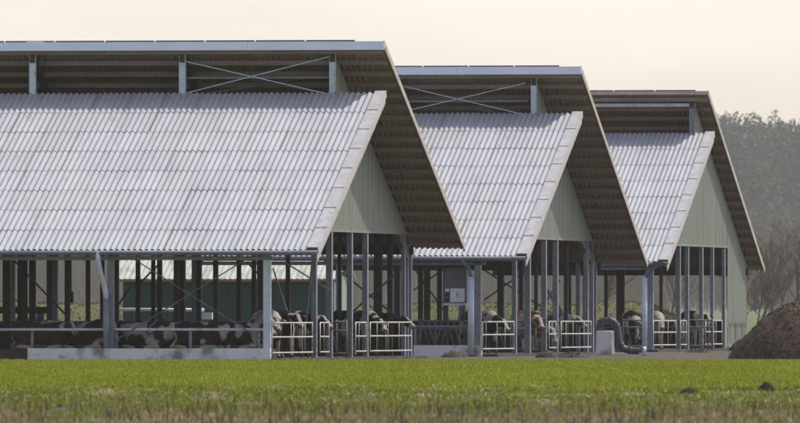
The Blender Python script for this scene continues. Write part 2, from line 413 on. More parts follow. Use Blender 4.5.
# the fan hanging at the last gable post of the third barn
p = fpt(2, 725, 268, 14); d = B[2].d(723, -1.0)
fan = empty('barn_motor', B[2].w(-1.0, d, 2.85), -A); tag(fan, 'dark motor box hung beside the last gable post of the farthest barn', 'motor')
MB().box(-.16, .14, -.2, .2, -.1, .28).build('housing', M['black'], fan); MB().tube([(0, 0, .28), (0, 0, 1.0)], .03, 8).build('hanger', M['steel_dark'], fan)
MB().tube([(0, -.2, .06), (0, -.34, .06)], .09, 10).build('drum', M['steel_dark'], fan)

for i, root, pts in ((0, barn1, ((396, 228), (409, 264))), (1, barn2, ((579, 236), (593, 266)))):
    dd = [B[i].d(p[0], -1.62) for p in pts]
    MB().bar((-1.62, dd[0], B[i].z(pts[0][1], -1.62, dd[0])), (-1.62, dd[1], B[i].z(pts[1][1], -1.62, dd[1])), .16, .34).build('haunch', M['steel_haunch'], root)
# --- floors and walls
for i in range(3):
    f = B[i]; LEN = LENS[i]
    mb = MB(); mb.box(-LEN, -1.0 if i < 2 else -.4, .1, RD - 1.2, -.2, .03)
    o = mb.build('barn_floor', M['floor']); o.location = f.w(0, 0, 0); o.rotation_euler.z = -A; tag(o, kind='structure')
def wall_thing(name, i, px0, px1, d, th, z0, z1, m, label, cat, group=None, cap=None):
    f = B[i]; l0 = f.l(px0, d); l1 = f.l(px1, d); c = (l0 + l1) / 2; h = (l1 - l0) / 2
    mb = MB(); n = max(1, round((l1 - l0) / 2.4))
    for k in range(n):
        a = -h + 2 * h * k / n; b = -h + 2 * h * (k + 1) / n
        mb.box(a + (.006 if k else 0), b, -th / 2, th / 2, z0, z1 - random.uniform(0, .012))
    o = mb.build(name, M[m]); o.location = f.w(c, d, 0); o.rotation_euler.z = -A; tag(o, label, cat, group)
    return o
wall_thing('concrete_wall', 0, 28, 270.5, .3 - .38, .16, -.1, .34, 'concrete', 'long low pale concrete wall along the front of the nearest barn', 'wall')
wall_thing('concrete_wall', 1, 414, 482, .0, .16, -.2, .33, 'concrete', 'short low concrete wall with muck below the control cabinet', 'wall')
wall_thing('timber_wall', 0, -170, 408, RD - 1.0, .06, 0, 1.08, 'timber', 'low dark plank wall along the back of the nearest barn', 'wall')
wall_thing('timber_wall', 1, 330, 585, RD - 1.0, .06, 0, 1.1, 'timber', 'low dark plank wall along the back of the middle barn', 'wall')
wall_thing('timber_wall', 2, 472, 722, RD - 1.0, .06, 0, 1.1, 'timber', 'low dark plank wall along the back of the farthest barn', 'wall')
# raised bed where the cows of the nearest barn lie
f = B[0]; l0 = f.l(30, 2); l1 = f.l(263, 2)
o = MB().box(l0 - 10, l1, .35, 4.9, .031, .30).build('cubicle_bed', M['straw']); o.location = f.w(0, 0, 0); o.rotation_euler.z = -A; tag(o, kind='structure')

def rail_thing(i, px0, px1, py, d, r, m, label, name='pipe_rail', legs=()):
    f = B[i]; a = fpt(i, px0, py, d); b = fpt(i, px1, py, d)
    root = empty(name, f.w((a[0] + b[0]) / 2, d, 0), -A); tag(root, label, 'rail')
    h = (b[0] - a[0]) / 2
    MB().tube([(-h, 0, a[2]), (h, 0, b[2])], r, 10).build('rail', M[m], root, smooth=True)
    for px in legs:
        l = f.l(px, d) - (a[0] + b[0]) / 2
        MB().tube([(l, .06, 0), (l, .06, a[2] + .06)], r * 1.1, 10).build('upright', M['galv'], root, smooth=True)
    return root
rail_thing(0, -60, 264, 329.5, .55, .042, 'galv_pale', 'long pale pipe rail in front of the lying cows', legs=(-45, 32, 116, 190, 258))
rail_thing(1, 400, 469, 326.5, .35, .035, 'galv', 'short grey pipe rail before the feed fence of the middle barn', legs=(415, 468))
rail_thing(0, -20, 47, 310, 20, .11, 'steel_dark', 'thick dark pipe far back at the left of the nearest barn', legs=(8, 40))

# --- feed fences with slanted head bars
def feed_fence(i, px0, px1, d, label, top=1.12, lowz=.15, step=.42):
    f = B[i]; l0 = f.l(px0, d); l1 = f.l(px1, d); c = (l0 + l1) / 2; h = (l1 - l0) / 2
    root = empty('feed_fence', f.w(c, d, 0), -A); tag(root, label, 'fence', 'feed fences with slanted bars')
    for z in (lowz, top - .02, top - .28): MB().tube([(-h, 0, z), (h, 0, z)], .032, 8).build('rail', M['bar'], root, smooth=True)
    n = int(2 * h / step)
    for k in range(n):
        x = -h + (k + .5) * step; s = .13 if k % 2 else -.13
        MB().tube([(x - s, .0, lowz), (x + s, .0, top)], .026, 8).build('head_bar', M['bar'], root, smooth=True)
    for x in (-h, 0, h): MB().tube([(x, .05, 0), (x, .05, top + .05)], .04, 8).build('upright', M['bar'], root, smooth=True)
feed_fence(1, 400, 470, 1.6, 'feed fence of slanted bars below the control cabinet')
feed_fence(0, 326, 346, 12.3, 'short feed fence of slanted bars behind the gable posts of the nearest barn')
feed_fence(1, 420, 535, 14, 'long feed fence deep inside the middle barn behind its gates')
feed_fence(2, 600, 646, 4.0, 'feed fence behind the bent grey pipe')
feed_fence(2, 655, 712, 13, 'feed fence deep inside the farthest barn behind the pale cow')
feed_fence(0, -20, 262, 7.2, 'very long dark feed fence behind the lying cows', step=.6)

# --- gates across the gable openings
def gate(i, px0, px1, l, label, ups, zs=(1.08, .66, .2), r=.025):
    f = B[i]; d0 = f.d(px0, l); d1 = f.d(px1, l)
    root = empty('tube_gate', f.w(l, d0, 0), -A); tag(root, label, 'gate', 'galvanised tube gates in the gable openings')
    L = d1 - d0
    for z in zs: MB().tube([(0, 0, z), (0, L, z)], r, 8).build('rail', M['gate'], root, smooth=True)
    for px in [px0] + list(ups) + [px1]:
        d = f.d(px, l) - d0
        MB().tube([(.0, d, zs[-1] - .04), (.0, d, zs[0])], r * (.95 if px == px0 else .55), 6).build('upright', M['gate'], root, smooth=True)
gate(0, 272, 312.5, -1.35, 'wide tube gate right of the pale corner post of the nearest barn', (291, 293.5, 302.5, 305))
gate(0, 320, 329, -1.35, 'narrow tube gate between the first two dark gable posts of the nearest barn', (324,))
gate(0, 355.5, 366, -1.35, 'narrow tube gate between the two bright edged posts at the centre left', (359,))
gate(0, 370, 411, -1.35, 'wide tube gate with a black cow head over its right end', (377, 386, 388, 399))
gate(1, 482.5, 514, -1.35, 'wide tube gate right of the short concrete wall', (486, 497, 505))
gate(1, 549, 556, -1.35, 'narrow tube gate beside the last bright edged posts of the middle barn', (552,))
gate(1, 561, 591, -1.35, 'wide tube gate left of the pale concrete block', (566, 573, 584))
gate(2, 653, 676, -.6, 'tube gate in front of the whitish cow of the farthest barn', (659, 668))
gate(2, 680.5, 686.5, -.6, 'narrow tube gate just right of the whitish cow', (683,))
gate(2, 705.5, 722, -.6, 'tube gate beside the black and white cow of the farthest barn', (709, 716))

# --- control cabinet, block, bent pipe
f = B[1]; d = .75
def fbox(mb, i, px0, px1, py0, py1, d0, d1, o=(0, 0, 0), mi=0):
    a = fpt(i, px0, py1, d0); b = fpt(i, px1, py0, d0)
    return mb.box(a[0] - o[0], b[0] - o[0], d0 - o[1], d1 - o[1], a[2] - o[2], b[2] - o[2], mi)
o0 = fpt(1, 455, 304, d)
cab = empty('control_cabinet', f.w(*o0), -A); tag(cab, 'grey control cabinet with a pale front panel hung left of the middle barn post', 'cabinet')
fbox(MB(), 1, 444, 466.5, 268, 303, .75, 1.1, o0).build('housing', M['grey_panel'], cab)
pn = fbox(MB(), 1, 450.2, 464.5, 288.3, 302, .70, .748, o0).build('front_panel', M['white'], cab)
fbox(MB(), 1, 456.8, 457.6, 292, 297, .685, .698, o0).build('keyhole', M['black'], pn)
fbox(MB(), 1, 457.8, 463.6, 279.8, 280.6, .72, .748, o0).build('vent', M['galv'], cab)
fbox(MB(), 1, 457.8, 463.6, 281.8, 282.6, .72, .748, o0).build('vent', M['galv'], cab)
for (y0, y1, m) in ((288.5, 291.5, 'white'), (293, 296.3, 'black'), (298, 301.6, 'black')):
    fbox(MB(), 1, 445.2, 449.2, y0, y1, .72, .748, o0).build('switch', M[m], cab)
fbox(MB(), 1, 443.5, 467, 303.2, 305.2, .6, 1.12, o0).build('shelf', M['galv_pale'], cab)
for px in (447, 464): fbox(MB(), 1, px - .8, px + .8, 305.3, 352, .9, .96, o0).build('stand_leg', M['steel_dark'], cab)

f = B[2]; D2 = -42.0
def wp(px, py, Y): return Vector(at(px, py, Y))
YB = 440.0
base = at(604.5, 355.5, YB)
blk = MB(); zt = at(0, 330.5, YB)[2]; hw = 8.6 / F * YB
blk.add([(-hw, -.15, 0), (hw, -.15, 0), (hw, .35, 0), (-hw, .35, 0), (-hw + .03, -.15, zt), (hw - .02, -.15, zt - .01), (hw - .02, .35, zt), (-hw + .03, .35, zt)],
        [(0, 1, 5, 4), (1, 2, 6, 5), (2, 3, 7, 6), (3, 0, 4, 7), (4, 5, 6, 7), (3, 2, 1, 0)])
o = blk.build('concrete_block', M['concrete']); o.location = (base[0], YB, 0); o.rotation_euler.z = -A
bv = o.modifiers.new('b', 'BEVEL'); bv.width = .02; bv.segments = 2
tag(o, 'pale upright concrete block under the bent grey pipe', 'block')
pts = [(599.5, 331), (599.8, 326), (601.5, 322.3), (605, 320.6), (609.5, 320.4), (613.5, 322), (616.6, 326), (618, 332), (618.8, 339), (620.5, 345), (624.5, 348.8), (630, 350.2), (637, 350.8), (642, 350.9)]
def spline(pts, n=5):
    out = []
    P = [Vector(p) for p in pts]
    for i in range(len(P) - 1):
        a, b, c, d_ = P[max(i - 1, 0)], P[i], P[i + 1], P[min(i + 2, len(P) - 1)]
        for k in range(n):
            t = k / n
            out.append(.5 * ((2 * b) + (c - a) * t + (2 * a - 5 * b + 4 * c - d_) * t * t + (3 * b - a - 3 * c + d_) * t ** 3))
    return out + [P[-1]]
pr = empty('bent_pipe', (base[0], YB, 0)); tag(pr, 'thick dark grey pipe bent like a swan neck over the concrete block', 'pipe')
loc = Vector((base[0], YB, 0)); pp = [wp(x, y, YB - .0) - loc + Vector((0, .1, 0)) for x, y in pts]
MB().tube(spline(pp), .118, 14).build('pipe', M['duct'], pr, smooth=True)
for k in (4, 6, 9, 11):
    dv = (pp[k + 1] - pp[k - 1]).normalized(); MB().tube([pp[k] - dv * .03, pp[k] + dv * .03], .142, 14).build('flange', M['duct'], pr, smooth=True)
v0 = wp(611, 320, YB) - loc + Vector((0, .1, 0)); MB().tube([v0, v0 + Vector((0, 0, .2))], .03, 8).build('valve', M['galv'], pr)
MB().tube([v0 + Vector((-.08, 0, .2)), v0 + Vector((.08, 0, .2))], .025, 8).build('valve_handle', M['galv'], pr)
e0 = pp[-1]; MB().tube([e0, e0 + Vector((.14, 0, 0))], .15, 14).build('coupling', M['galv_pale'], pr, smooth=True)
MB().box(e0.x - .1, e0.x + .2, e0.y - .12, e0.y + .12, 0, .06).build('foot', M['galv_pale'], pr)

# hanging cable and curtain roll
c0 = fpt(0, 71, 268, 6.0)
hc = empty('hanging_switch', B[0].w(c0[0], 6.0, c0[2]), -A); tag(hc, 'small dark switch box hanging on a cable near the barn left end', 'switch')
MB().tube([(0, 0, .35), (0, 0, -.75)], .02, 6).build('cable', M['black'], hc); MB().box(-.07, .07, -.05, .05, -1.05, -.7).build('box', M['black'], hc)
l0 = fpt(0, 96, 309.3, RD + 3); l1 = fpt(0, 204, 309.8, RD + 3); c = (l0[0] + l1[0]) / 2; h = (l1[0] - l0[0]) / 2
cr = empty('white_pipe', B[0].w(c, RD + 3, 0), -A); tag(cr, 'long white pipe running before the dark green shed with a blunt lump at its end', 'pipe')
MB().tube([(-h, 0, l0[2]), (h, 0, l1[2])], .055, 10).build('pipe', M['white'], cr, smooth=True)
MB().box(h - .1, h + .28, -.12, .12, l1[2] - .3, l1[2] - .08).build('end_block', M['white'], cr)
for x in (-h + .3, -h / 3, h / 3, h - .3): MB().tube([(x, .0, 0), (x, .0, l0[2])], .04, 8).build('leg', M['steel_dark'], cr)
# pale feed tubs far back at the left
a = fpt(0, 24, 318, 21)
tb = MB(); w_ = .42
tb.add([(-w_, -.25, .0), (w_, -.25, 0), (w_, .25, 0), (-w_, .25, 0), (-w_ - .1, -.3, .22), (w_ + .1, -.3, .22), (w_ + .1, .3, .22), (-w_ - .1, .3, .22),
        (-w_ - .05, -.26, .22), (w_ + .05, -.26, .22), (w_ + .05, .26, .22), (-w_ - .05, .26, .22), (-w_ + .05, -.2, .04), (w_ - .05, -.2, .04), (w_ - .05, .2, .04), (-w_ + .05, .2, .04)],
       [(3, 2, 1, 0), (0, 1, 5, 4), (1, 2, 6, 5), (2, 3, 7, 6), (3, 0, 4, 7), (4, 5, 9, 8), (5, 6, 10, 9), (6, 7, 11, 10), (7, 4, 8, 11), (8, 9, 13, 12), (9, 10, 14, 13), (10, 11, 15, 14), (11, 8, 12, 15), (12, 13, 14, 15)])
tr = empty('feed_trough', B[0].w(a[0], 21, 1.0), -A); tag(tr, 'pale blue trough on legs far back at the left of the barn', 'trough')
tb.build('tub', M['galv_pale'], tr)
for x in (-.3, .3): MB().box(x - .03, x + .03, -.2, .2, -1.0, 0).build('leg', M['steel_dark'], tr)

# ------------------------------------------------------------------ green shed behind
YS = 600.0
fs_ = Frame(340, YS)
sh = empty('green_shed', fs_.w(0, 0, 0), -A); tag(sh, 'long dark green shed with a pale corrugated roof seen through the nearest barn', 'shed')
SL = -fs_.l(112, 0); ez = fs_.z(278, -3, 0)
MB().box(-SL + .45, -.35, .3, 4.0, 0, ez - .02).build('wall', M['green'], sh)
MB().box(-.349, -.30, .3, 4.0, 0, ez + .1).build('sunlit_end_face', M['green_sunlit'], sh)  # face over the end wall, its sunlit look painted in paler green
mb = MB(); n = int(SL / .25)
vs = []; fs = []
for k in range(n * 2 + 1):
    x = -SL + SL * k / (2 * n); h = .03 * (k % 2)
    vs += [(x, -.25, ez - .05 + h), (x, 2.15, ez + .86 + h)]
    if k: fs.append((2 * k - 2, 2 * k, 2 * k + 1, 2 * k - 1))
mb.add(vs, fs); vs2 = [(x, 4.3 - y, z) for x, y, z in vs]; mb.add(vs2, fs)
r_ = mb.build('roof', M['shed_roof'], sh); so = r_.modifiers.new('t', 'SOLIDIFY'); so.thickness = .03
MB().box(-SL + .1, -.1, -.3, -.22, ez - .16, ez - .075).build('gutter', M['red'], sh)
for k in range(5):
    x = -SL + 1.2 + k * 2.0
    MB().box(x, x + .05, .255, .297, 0, ez - .1).build('batten', M['green'], sh)

# ------------------------------------------------------------------ ground
def noise_z(x, y):
    t = max(0, min(1, (254 - y) / 10)) * max(0, min(1, (y - 140) / 10))
    return -.03 + t * (.055 * noise.noise((x * .45, y * .09, 4)) + .035 * noise.noise((x * 1.3, y * .3, 8)))
def sheet(name, x0, x1, y0, y1, z, m, label=None):
    o = MB().add([(x0, y0, z), (x1, y0, z), (x1, y1, z), (x0, y1, z)], [(0, 1, 2, 3)]).build(name, M[m]); tag(o, kind='structure'); return o
sheet('ground', -900, 900, -60, 5000, -.05, 'yard')
sheet('field', -150, 150, -55, 388.2, -.03, 'field')
vs = []; fs = []; nx, ny = 120, 120
for i in range(nx + 1):
    for j in range(ny + 1):
        x = -24 + 48 * i / nx; y = 140 + 112 * j / ny; vs.append((x, y, noise_z(x, y) + .012))
for i in range(nx):
    for j in range(ny): k = i * (ny + 1) + j; fs.append((k, k + ny + 1, k + ny + 2, k + 1))
tag(MB().add(vs, fs).build('verge', M['verge'], smooth=True), kind='structure')
sheet('near_verge', -150, 150, -50, 140, -.022, 'verge')
# meadow behind, rising slowly, and the grassy bank
vs = []; fs = []; ys = [520, 545, 700, 900, 1300, 1800, 2300, 3200]; zs = [-.06, .0, .45, .6, .75, 1.0, 1.4, 2]
for y, z in zip(ys, zs): vs += [(-500, y, z), (500, y, z)]
for k in range(len(ys) - 1): fs.append((2 * k, 2 * k + 1, 2 * k + 3, 2 * k + 2))
tag(MB().add(vs, fs).build('meadow', M['meadow']), kind='structure')
nx, ny = 260, 14; vs = []; fs = []
for i in range(nx + 1):
    x = -60 + (at(702, 0, 640)[0] + 60) * i / nx
    for j in range(ny + 1):
        t = j / ny; y = 634 + 14 * t
        e = min(1, (nx - i) / 10)
        h = math.sin(math.pi * t) ** .7 * (1.72 + .28 * noise.noise((x * .35, y * .2, 0)) + .16 * noise.noise((x * 1.7, y * .7, 3)) + .1 * noise.noise((x * 4, y * 2, 3))) * e ** .5
        vs.append((x, y, max(0, h) + .1))
for i in range(nx):
    for j in range(ny): k = i * (ny + 1) + j; fs.append((k, k + ny + 1, k + ny + 2, k + 1))
tag(MB().add(vs, fs).build('grass_bank', M['bank'], smooth=True), kind='structure')

# ------------------------------------------------------------------ grass
HILLS = [(767, 236, 21), (688.5, 228, 19), (745, 238, 16), (787, 240, 13), (798, 243, 12), (727, 209, 8), (61, 193, 20)]   # bare earth thrown up by moles: no grass there
def zground(x, y):                              # gentle humps in the rough verge, flat crop field behind
    t = max(0, min(1, (254 - y) / 10))
    return -.03 + t * (.055 * noise.noise((x * .45, y * .09, 4)) + .035 * noise.noise((x * 1.3, y * .3, 8)))
def blades(n, yr, half, hgt, wid, lean, cols, name, label, power=1.0, zbase=-.03, patch=None):
    y = yr[0] + (yr[1] - yr[0]) * RNG.random(n) ** power; x = (RNG.random(n) * 2 - 1) * half
    if patch is not None:
        keep = np.array([patch(a, b) for a, b in zip(x, y)]); keep = RNG.random(n) < keep; x = x[keep]; y = y[keep]; n = len(x)
    px = 400 + F * x / y; keep = np.ones(n, bool)
    for (mx, mY, mw) in HILLS: keep &= ~((np.abs(px - mx) < mw * .46) & (y > mY - 6) & (y < mY + 1.5) & (RNG.random(n) < .7))
    x = x[keep]; y = y[keep]; n = len(x)
    h = hgt[0] + (hgt[1] - hgt[0]) * RNG.random(n) ** 1.5; w = wid[0] + (wid[1] - wid[0]) * RNG.random(n)
    ang = RNG.normal(0, .5, n); dx = RNG.normal(0, lean, n) * h; dy = RNG.normal(0, lean, n) * h
    cx, sx = np.cos(ang) * w / 2, np.sin(ang) * w / 2; z = np.array([zground(a, b) for a, b in zip(x, y)])
    v = np.empty((n, 5, 3))
    v[:, 0] = np.c_[x - cx, y - sx, z]; v[:, 1] = np.c_[x + cx, y + sx, z]
    v[:, 2] = np.c_[x + cx * .8 + dx * .4, y + sx * .8 + dy * .4, z + h * .6]; v[:, 3] = np.c_[x + dx, y + dy, z + h]
    v[:, 4] = np.c_[x - cx * .8 + dx * .4, y - sx * .8 + dy * .4, z + h * .6]
    cols = np.array(cols); ci = RNG.integers(0, len(cols), n); c = cols[ci] * (.8 + .4 * RNG.random((n, 1))) * np.array([1 + .13 * noise.noise((a * .22, b * .035, 12)) + .10 * noise.noise((a * .9, b * .12, 15)) for a, b in zip(x, y)])[:, None]
    f = np.arange(n * 5, dtype=np.int32).reshape(n, 5)
    o = arr_mesh(name, v.reshape(-1, 3), f, M['blade'], tint=np.repeat(c, 5, 0)); tag(o, label, 'grass', kind='stuff'); return o
blades(170000, (238, 388.0), 21, (.05, .10), (.02, .05), .25,
       [(.285, .315, .032), (.295, .325, .034), (.265, .295, .028), (.31, .335, .04), (.285, .31, .034)], 'crop_grass', 'short bright green crop covering the field', zbase=-.03)
def pn_(sc, t, k):
    return lambda a, b: 1.0 if noise.noise((a * sc, b * sc * .12, k)) > t else .05
GRN = [(.23, .27, .022), (.19, .225, .02), (.27, .29, .035), (.30, .30, .05), (.13, .16, .018)]
PALE = [(.58, .52, .29), (.50, .44, .24), (.42, .37, .19), (.33, .28, .15)]
BRNS = [(.33, .245, .13), (.40, .31, .165), (.22, .16, .085), (.25, .235, .06), (.48, .39, .22)]
blades(90000, (178, 252), 18, (.02, .07), (.02, .05), .6, GRN, 'rough_grass', 'rough mixed grass along the near edge of the field')
blades(60000, (190, 251), 18, (.05, .115), (.02, .045), .6, GRN, 'grass_tussocks', 'taller grass tussocks along the near edge of the field', patch=pn_(.9, .16, 2.0))
blades(70000, (196, 253), 18, (.04, .10), (.015, .035), .9, PALE, 'dry_grass', 'pale dry grass tufts in the rough verge', patch=pn_(1.1, .34, 5.0))
blades(45000, (178, 235), 18, (.03, .08), (.015, .035), .9, BRNS[:4], 'withered_grass', 'withered brown grass patches in the rough verge', patch=pn_(.7, .14, 6.0))
blades(80000, (150, 186), 16, (.03, .09), (.015, .035), .9, BRNS, 'dead_grass', 'brown dead grass in the foreground strip', patch=pn_(.6, -.25, 3.0))
blades(7000, (150, 196), 16, (.08, .24), (.006, .013), .22, [(.24, .18, .12), (.32, .26, .17), (.15, .11, .08), (.45, .38, .25)], 'dead_stalks', 'thin upright dead stalks in the foreground strip')
blades(1500, (150, 194), 16, (.12, .27), (.012, .022), .1, [(.07, .05, .04), (.10, .075, .055)], 'dark_stems', 'dark dead stems standing in the foreground strip')
blades(60000, (150, 205), 16, (.03, .09), (.015, .04), .6, GRN, 'green_tufts', 'scattered green tufts among the dead foreground grass', patch=pn_(.8, .10, 9.0))

n = 40000
i_ = RNG.random(n); x = -45 + (at(702, 0, 640)[0] + 45) * i_; t = RNG.random(n) * .55; y = 634 + 14 * t
z = np.array([math.sin(math.pi * b) ** .7 * (1.72 + .28 * noise.noise((a * .35, c * .2, 0)) + .16 * noise.noise((a * 1.7, c * .7, 3)) + .1 * noise.noise((a * 4, c * 2, 3))) * min(1, (1 - e) * 26) ** .5 for a, b, c, e in zip(x, t, y, i_)])
h = .05 + .2 * RNG.random(n) ** 2; dx = RNG.normal(0, .5, n) * h
v = np.stack([np.c_[x - .03, y - .05, z], np.c_[x + .03, y - .05, z], np.c_[x + dx, y - .1 * h, z + h]], 1)
cc = np.array([(.22, .19, .06), (.17, .165, .035), (.24, .19, .08), (.12, .13, .03), (.16, .11, .06)])[RNG.integers(0, 5, n)]
pat = np.array([noise.noise((a * .5, c * .3, 7)) for a, c in zip(x, y)]); cc = np.where((pat > .15)[:, None], cc * (.85, .75, .7), cc)
cc = cc * .78
tag(arr_mesh('bank_grass', v.reshape(-1, 3), np.arange(3 * n).reshape(-1, 3), M['blade'], tint=np.repeat(cc, 3, 0)), 'long withered grass growing on the bank behind the barns', 'grass', kind='stuff')

# ------------------------------------------------------------------ mounds
def mound(name, px, py, Y, wpx, hpx, label, cat, m='soil', seed=0, group=None, seg=48, rings=18, rough=.24, aspect=1.0):
    x, y, _ = at(px, py, Y); w = wpx / F * Y / 2; h = hpx / F * Y
    mb = MB(); vs = [(0, 0, h)]; fs = []
    for i in range(1, rings + 1):
        t = i / rings
        for k in range(seg):
            a = 2 * math.pi * k / seg
            rr = w * t * (1 + rough * .5 * noise.noise((math.cos(a) * 1.5, math.sin(a) * 1.5, seed)))
            px_, py_ = math.cos(a) * rr, math.sin(a) * rr * aspect
            z = h * (1 - t ** 2) ** .8 * (1 + rough * noise.noise((px_ / w * 3, py_ / w * 3, seed + 9))) + h * rough * .35 * noise.noise((px_ / w * 9, py_ / w * 9, seed)) * (1 - t ** 4) - .05 * (t ** 6)
            vs.append((px_, py_, z))
    tints = []
    for k in range(seg): fs.append((0, 1 + k, 1 + (k + 1) % seg))
    for i in range(rings - 1):
        for k in range(seg):
            a = 1 + i * seg + k; b = 1 + i * seg + (k + 1) % seg; fs.append((a, a + seg, b + seg, b))
    mb.add(vs, fs)
    # crumbs lying on the slopes belong to the heap
    n = int(50 + 2600 * min(1, w / 3) ** 2)
    for q in range(n):
        t = random.random() ** .6; a = random.random() * 6.283; i = max(1, min(rings, int(t * rings))); k = int(a / 6.2832 * seg) % seg
        p = vs[1 + (i - 1) * seg + k]; s = random.uniform(.02, .055) * min(1, w / .6)
        g = random.uniform(.5, 2.6); c = Vector(p)
        cv = [c + Vector((random.uniform(-s, s), random.uniform(-s, s), random.uniform(-.3 * s, s))) for _ in range(6)]
        mb.add(cv, [(0, 1, 2), (0, 2, 3), (0, 3, 4), (1, 2, 5), (2, 3, 5), (3, 4, 5), (0, 1, 4), (1, 4, 5)], 0, (g, g * .95, g * .85))
    o = mb.build(name, M[m], tint=True); o.location = (x, y, -.03); tag(o, label, cat, group); return o
G = 'molehills in the rough grass'
mound('molehill', 767, 392.5, 236, 23, 10, 'largest dark molehill, round, at the right in the rough grass', 'molehill', seed=1, group=G)
mound('molehill', 688.5, 395.5, 228, 21, 7.5, 'flat wide dark molehill left of the big round one', 'molehill', seed=2, group=G)
mound('molehill', 745, 392, 238, 17, 4.2, 'very low brown molehill touching the left of the big round one', 'molehill', seed=3, group=G)
mound('molehill', 787, 391.5, 240, 14, 4.5, 'small low molehill just right of the big round one', 'molehill', seed=4, group=G)
mound('molehill', 798, 389.5, 243, 12, 4, 'small dark molehill cut by the right edge of the view', 'molehill', seed=5, group=G)
mound('molehill', 727, 403, 209, 9, 4.5, 'tiny dark molehill nearer than the others on the right', 'molehill', seed=6, group=G)
mound('molehill', 61, 410, 193, 22, 5.5, 'dark crumbled molehill alone in the grass at the left', 'molehill', seed=7, group=G)
mound('manure_heap', 838, 357, 412, 222, 66, 'large brown manure heap at the right edge of the yard', 'heap', 'manure', seed=11, seg=110, rings=44, rough=.16, aspect=.9)
GD = 'dirt piles along the barn fronts'
mound('dirt_pile', 453, 356, 428, 26, 5, 'dark muck pile against the short concrete wall', 'dirt pile', 'yard', seed=21, group=GD)
mound('dirt_pile', 573, 356, 425, 36, 4.5, 'wide dark muck pile before the gate left of the concrete block', 'dirt pile', 'yard', seed=22, group=GD)
mound('dirt_pile', 547, 356, 424, 26, 6, 'dark muck pile at the foot of the bright edged posts', 'dirt pile', 'yard', seed=23, group=GD)
mound('dirt_pile', 752, 349, 500, 46, 13, 'dark earth pile behind the manure heap beside the green cladding', 'dirt pile', 'yard', seed=24, group=GD)
mound('dirt_pile', 700, 352, 478, 30, 3, 'low dark muck pile under the gable posts of the farthest barn', 'dirt pile', 'yard', seed=25, group=GD)

# ------------------------------------------------------------------ cows
def surface_nets(Fv, org, h):
    s = Fv < 0; nx, ny, nz = Fv.shape
    acc = np.zeros((nx - 1, ny - 1, nz - 1, 3)); cnt = np.zeros((nx - 1, ny - 1, nz - 1))
    gi = np.stack(np.meshgrid(np.arange(nx - 1), np.arange(ny - 1), np.arange(nz - 1), indexing='ij'), -1).astype(float)
    cs = [(a, b, c) for a in (0, 1) for b in (0, 1) for c in (0, 1)]
    def sub(V, c): return V[c[0]:nx - 1 + c[0], c[1]:ny - 1 + c[1], c[2]:nz - 1 + c[2]]
    for c in cs:
        for ax in range(3):
            if c[ax]: continue
            e = list(c); e[ax] = 1
            m = sub(s, c) != sub(s, e)
            fa, fb = sub(Fv, c), sub(Fv, e)
            t = np.where(m, fa / np.where(m, fa - fb, 1), 0)
            p = np.array(c, float) * np.ones(acc.shape); p[..., ax] += t
            acc += p * m[..., None]; cnt += m
    act = cnt > 0
    idx = -np.ones(cnt.shape, int); idx[act] = np.arange(act.sum())
    v = (gi[act] + acc[act] / cnt[act][:, None]) * h + org
    faces = []
    for ax in range(3):
        a = [slice(0, None)] * 3; b = [slice(0, None)] * 3
        a[ax] = slice(0, -1); b[ax] = slice(1, None)
        m = s[tuple(a)] != s[tuple(b)]
        i, j, k = np.nonzero(m); o = np.stack([i, j, k], 1)
        u, w = [q for q in range(3) if q != ax]
        ok = (o[:, u] > 0) & (o[:, w] > 0) & (o[:, u] < Fv.shape[u] - 1) & (o[:, w] < Fv.shape[w] - 1); o = o[ok]
        inside = s[tuple(a)][o[:, 0], o[:, 1], o[:, 2]]
        def at_(du, dw):
            q = o.copy(); q[:, u] -= du; q[:, w] -= dw; return idx[q[:, 0], q[:, 1], q[:, 2]]
        q = np.stack([at_(1, 1), at_(0, 1), at_(0, 0), at_(1, 0)], 1)
        if ax == 1: inside = ~inside
        q[~inside] = q[~inside][:, ::-1]
        faces.append(q)
    return v, np.concatenate(faces)

def cone(P, a, b, ra, rb, ys=1.0):
    a = np.array(a, float); b = np.array(b, float); Q = P.copy(); 
    ab = b - a; t = np.clip(((Q - a) @ ab) / max(ab @ ab, 1e-9), 0, 1)
    dv = Q - (a + t[..., None] * ab)
    if ys != 1.0: dv = dv * np.array([1, 1 / ys, 1])
    return np.sqrt((dv ** 2).sum(-1)) - (ra + (rb - ra) * t)
def smin(a, b, k):
    h = np.clip(.5 + .5 * (b - a) / k, 0, 1); return b + (a - b) * h - k * h * (1 - h)

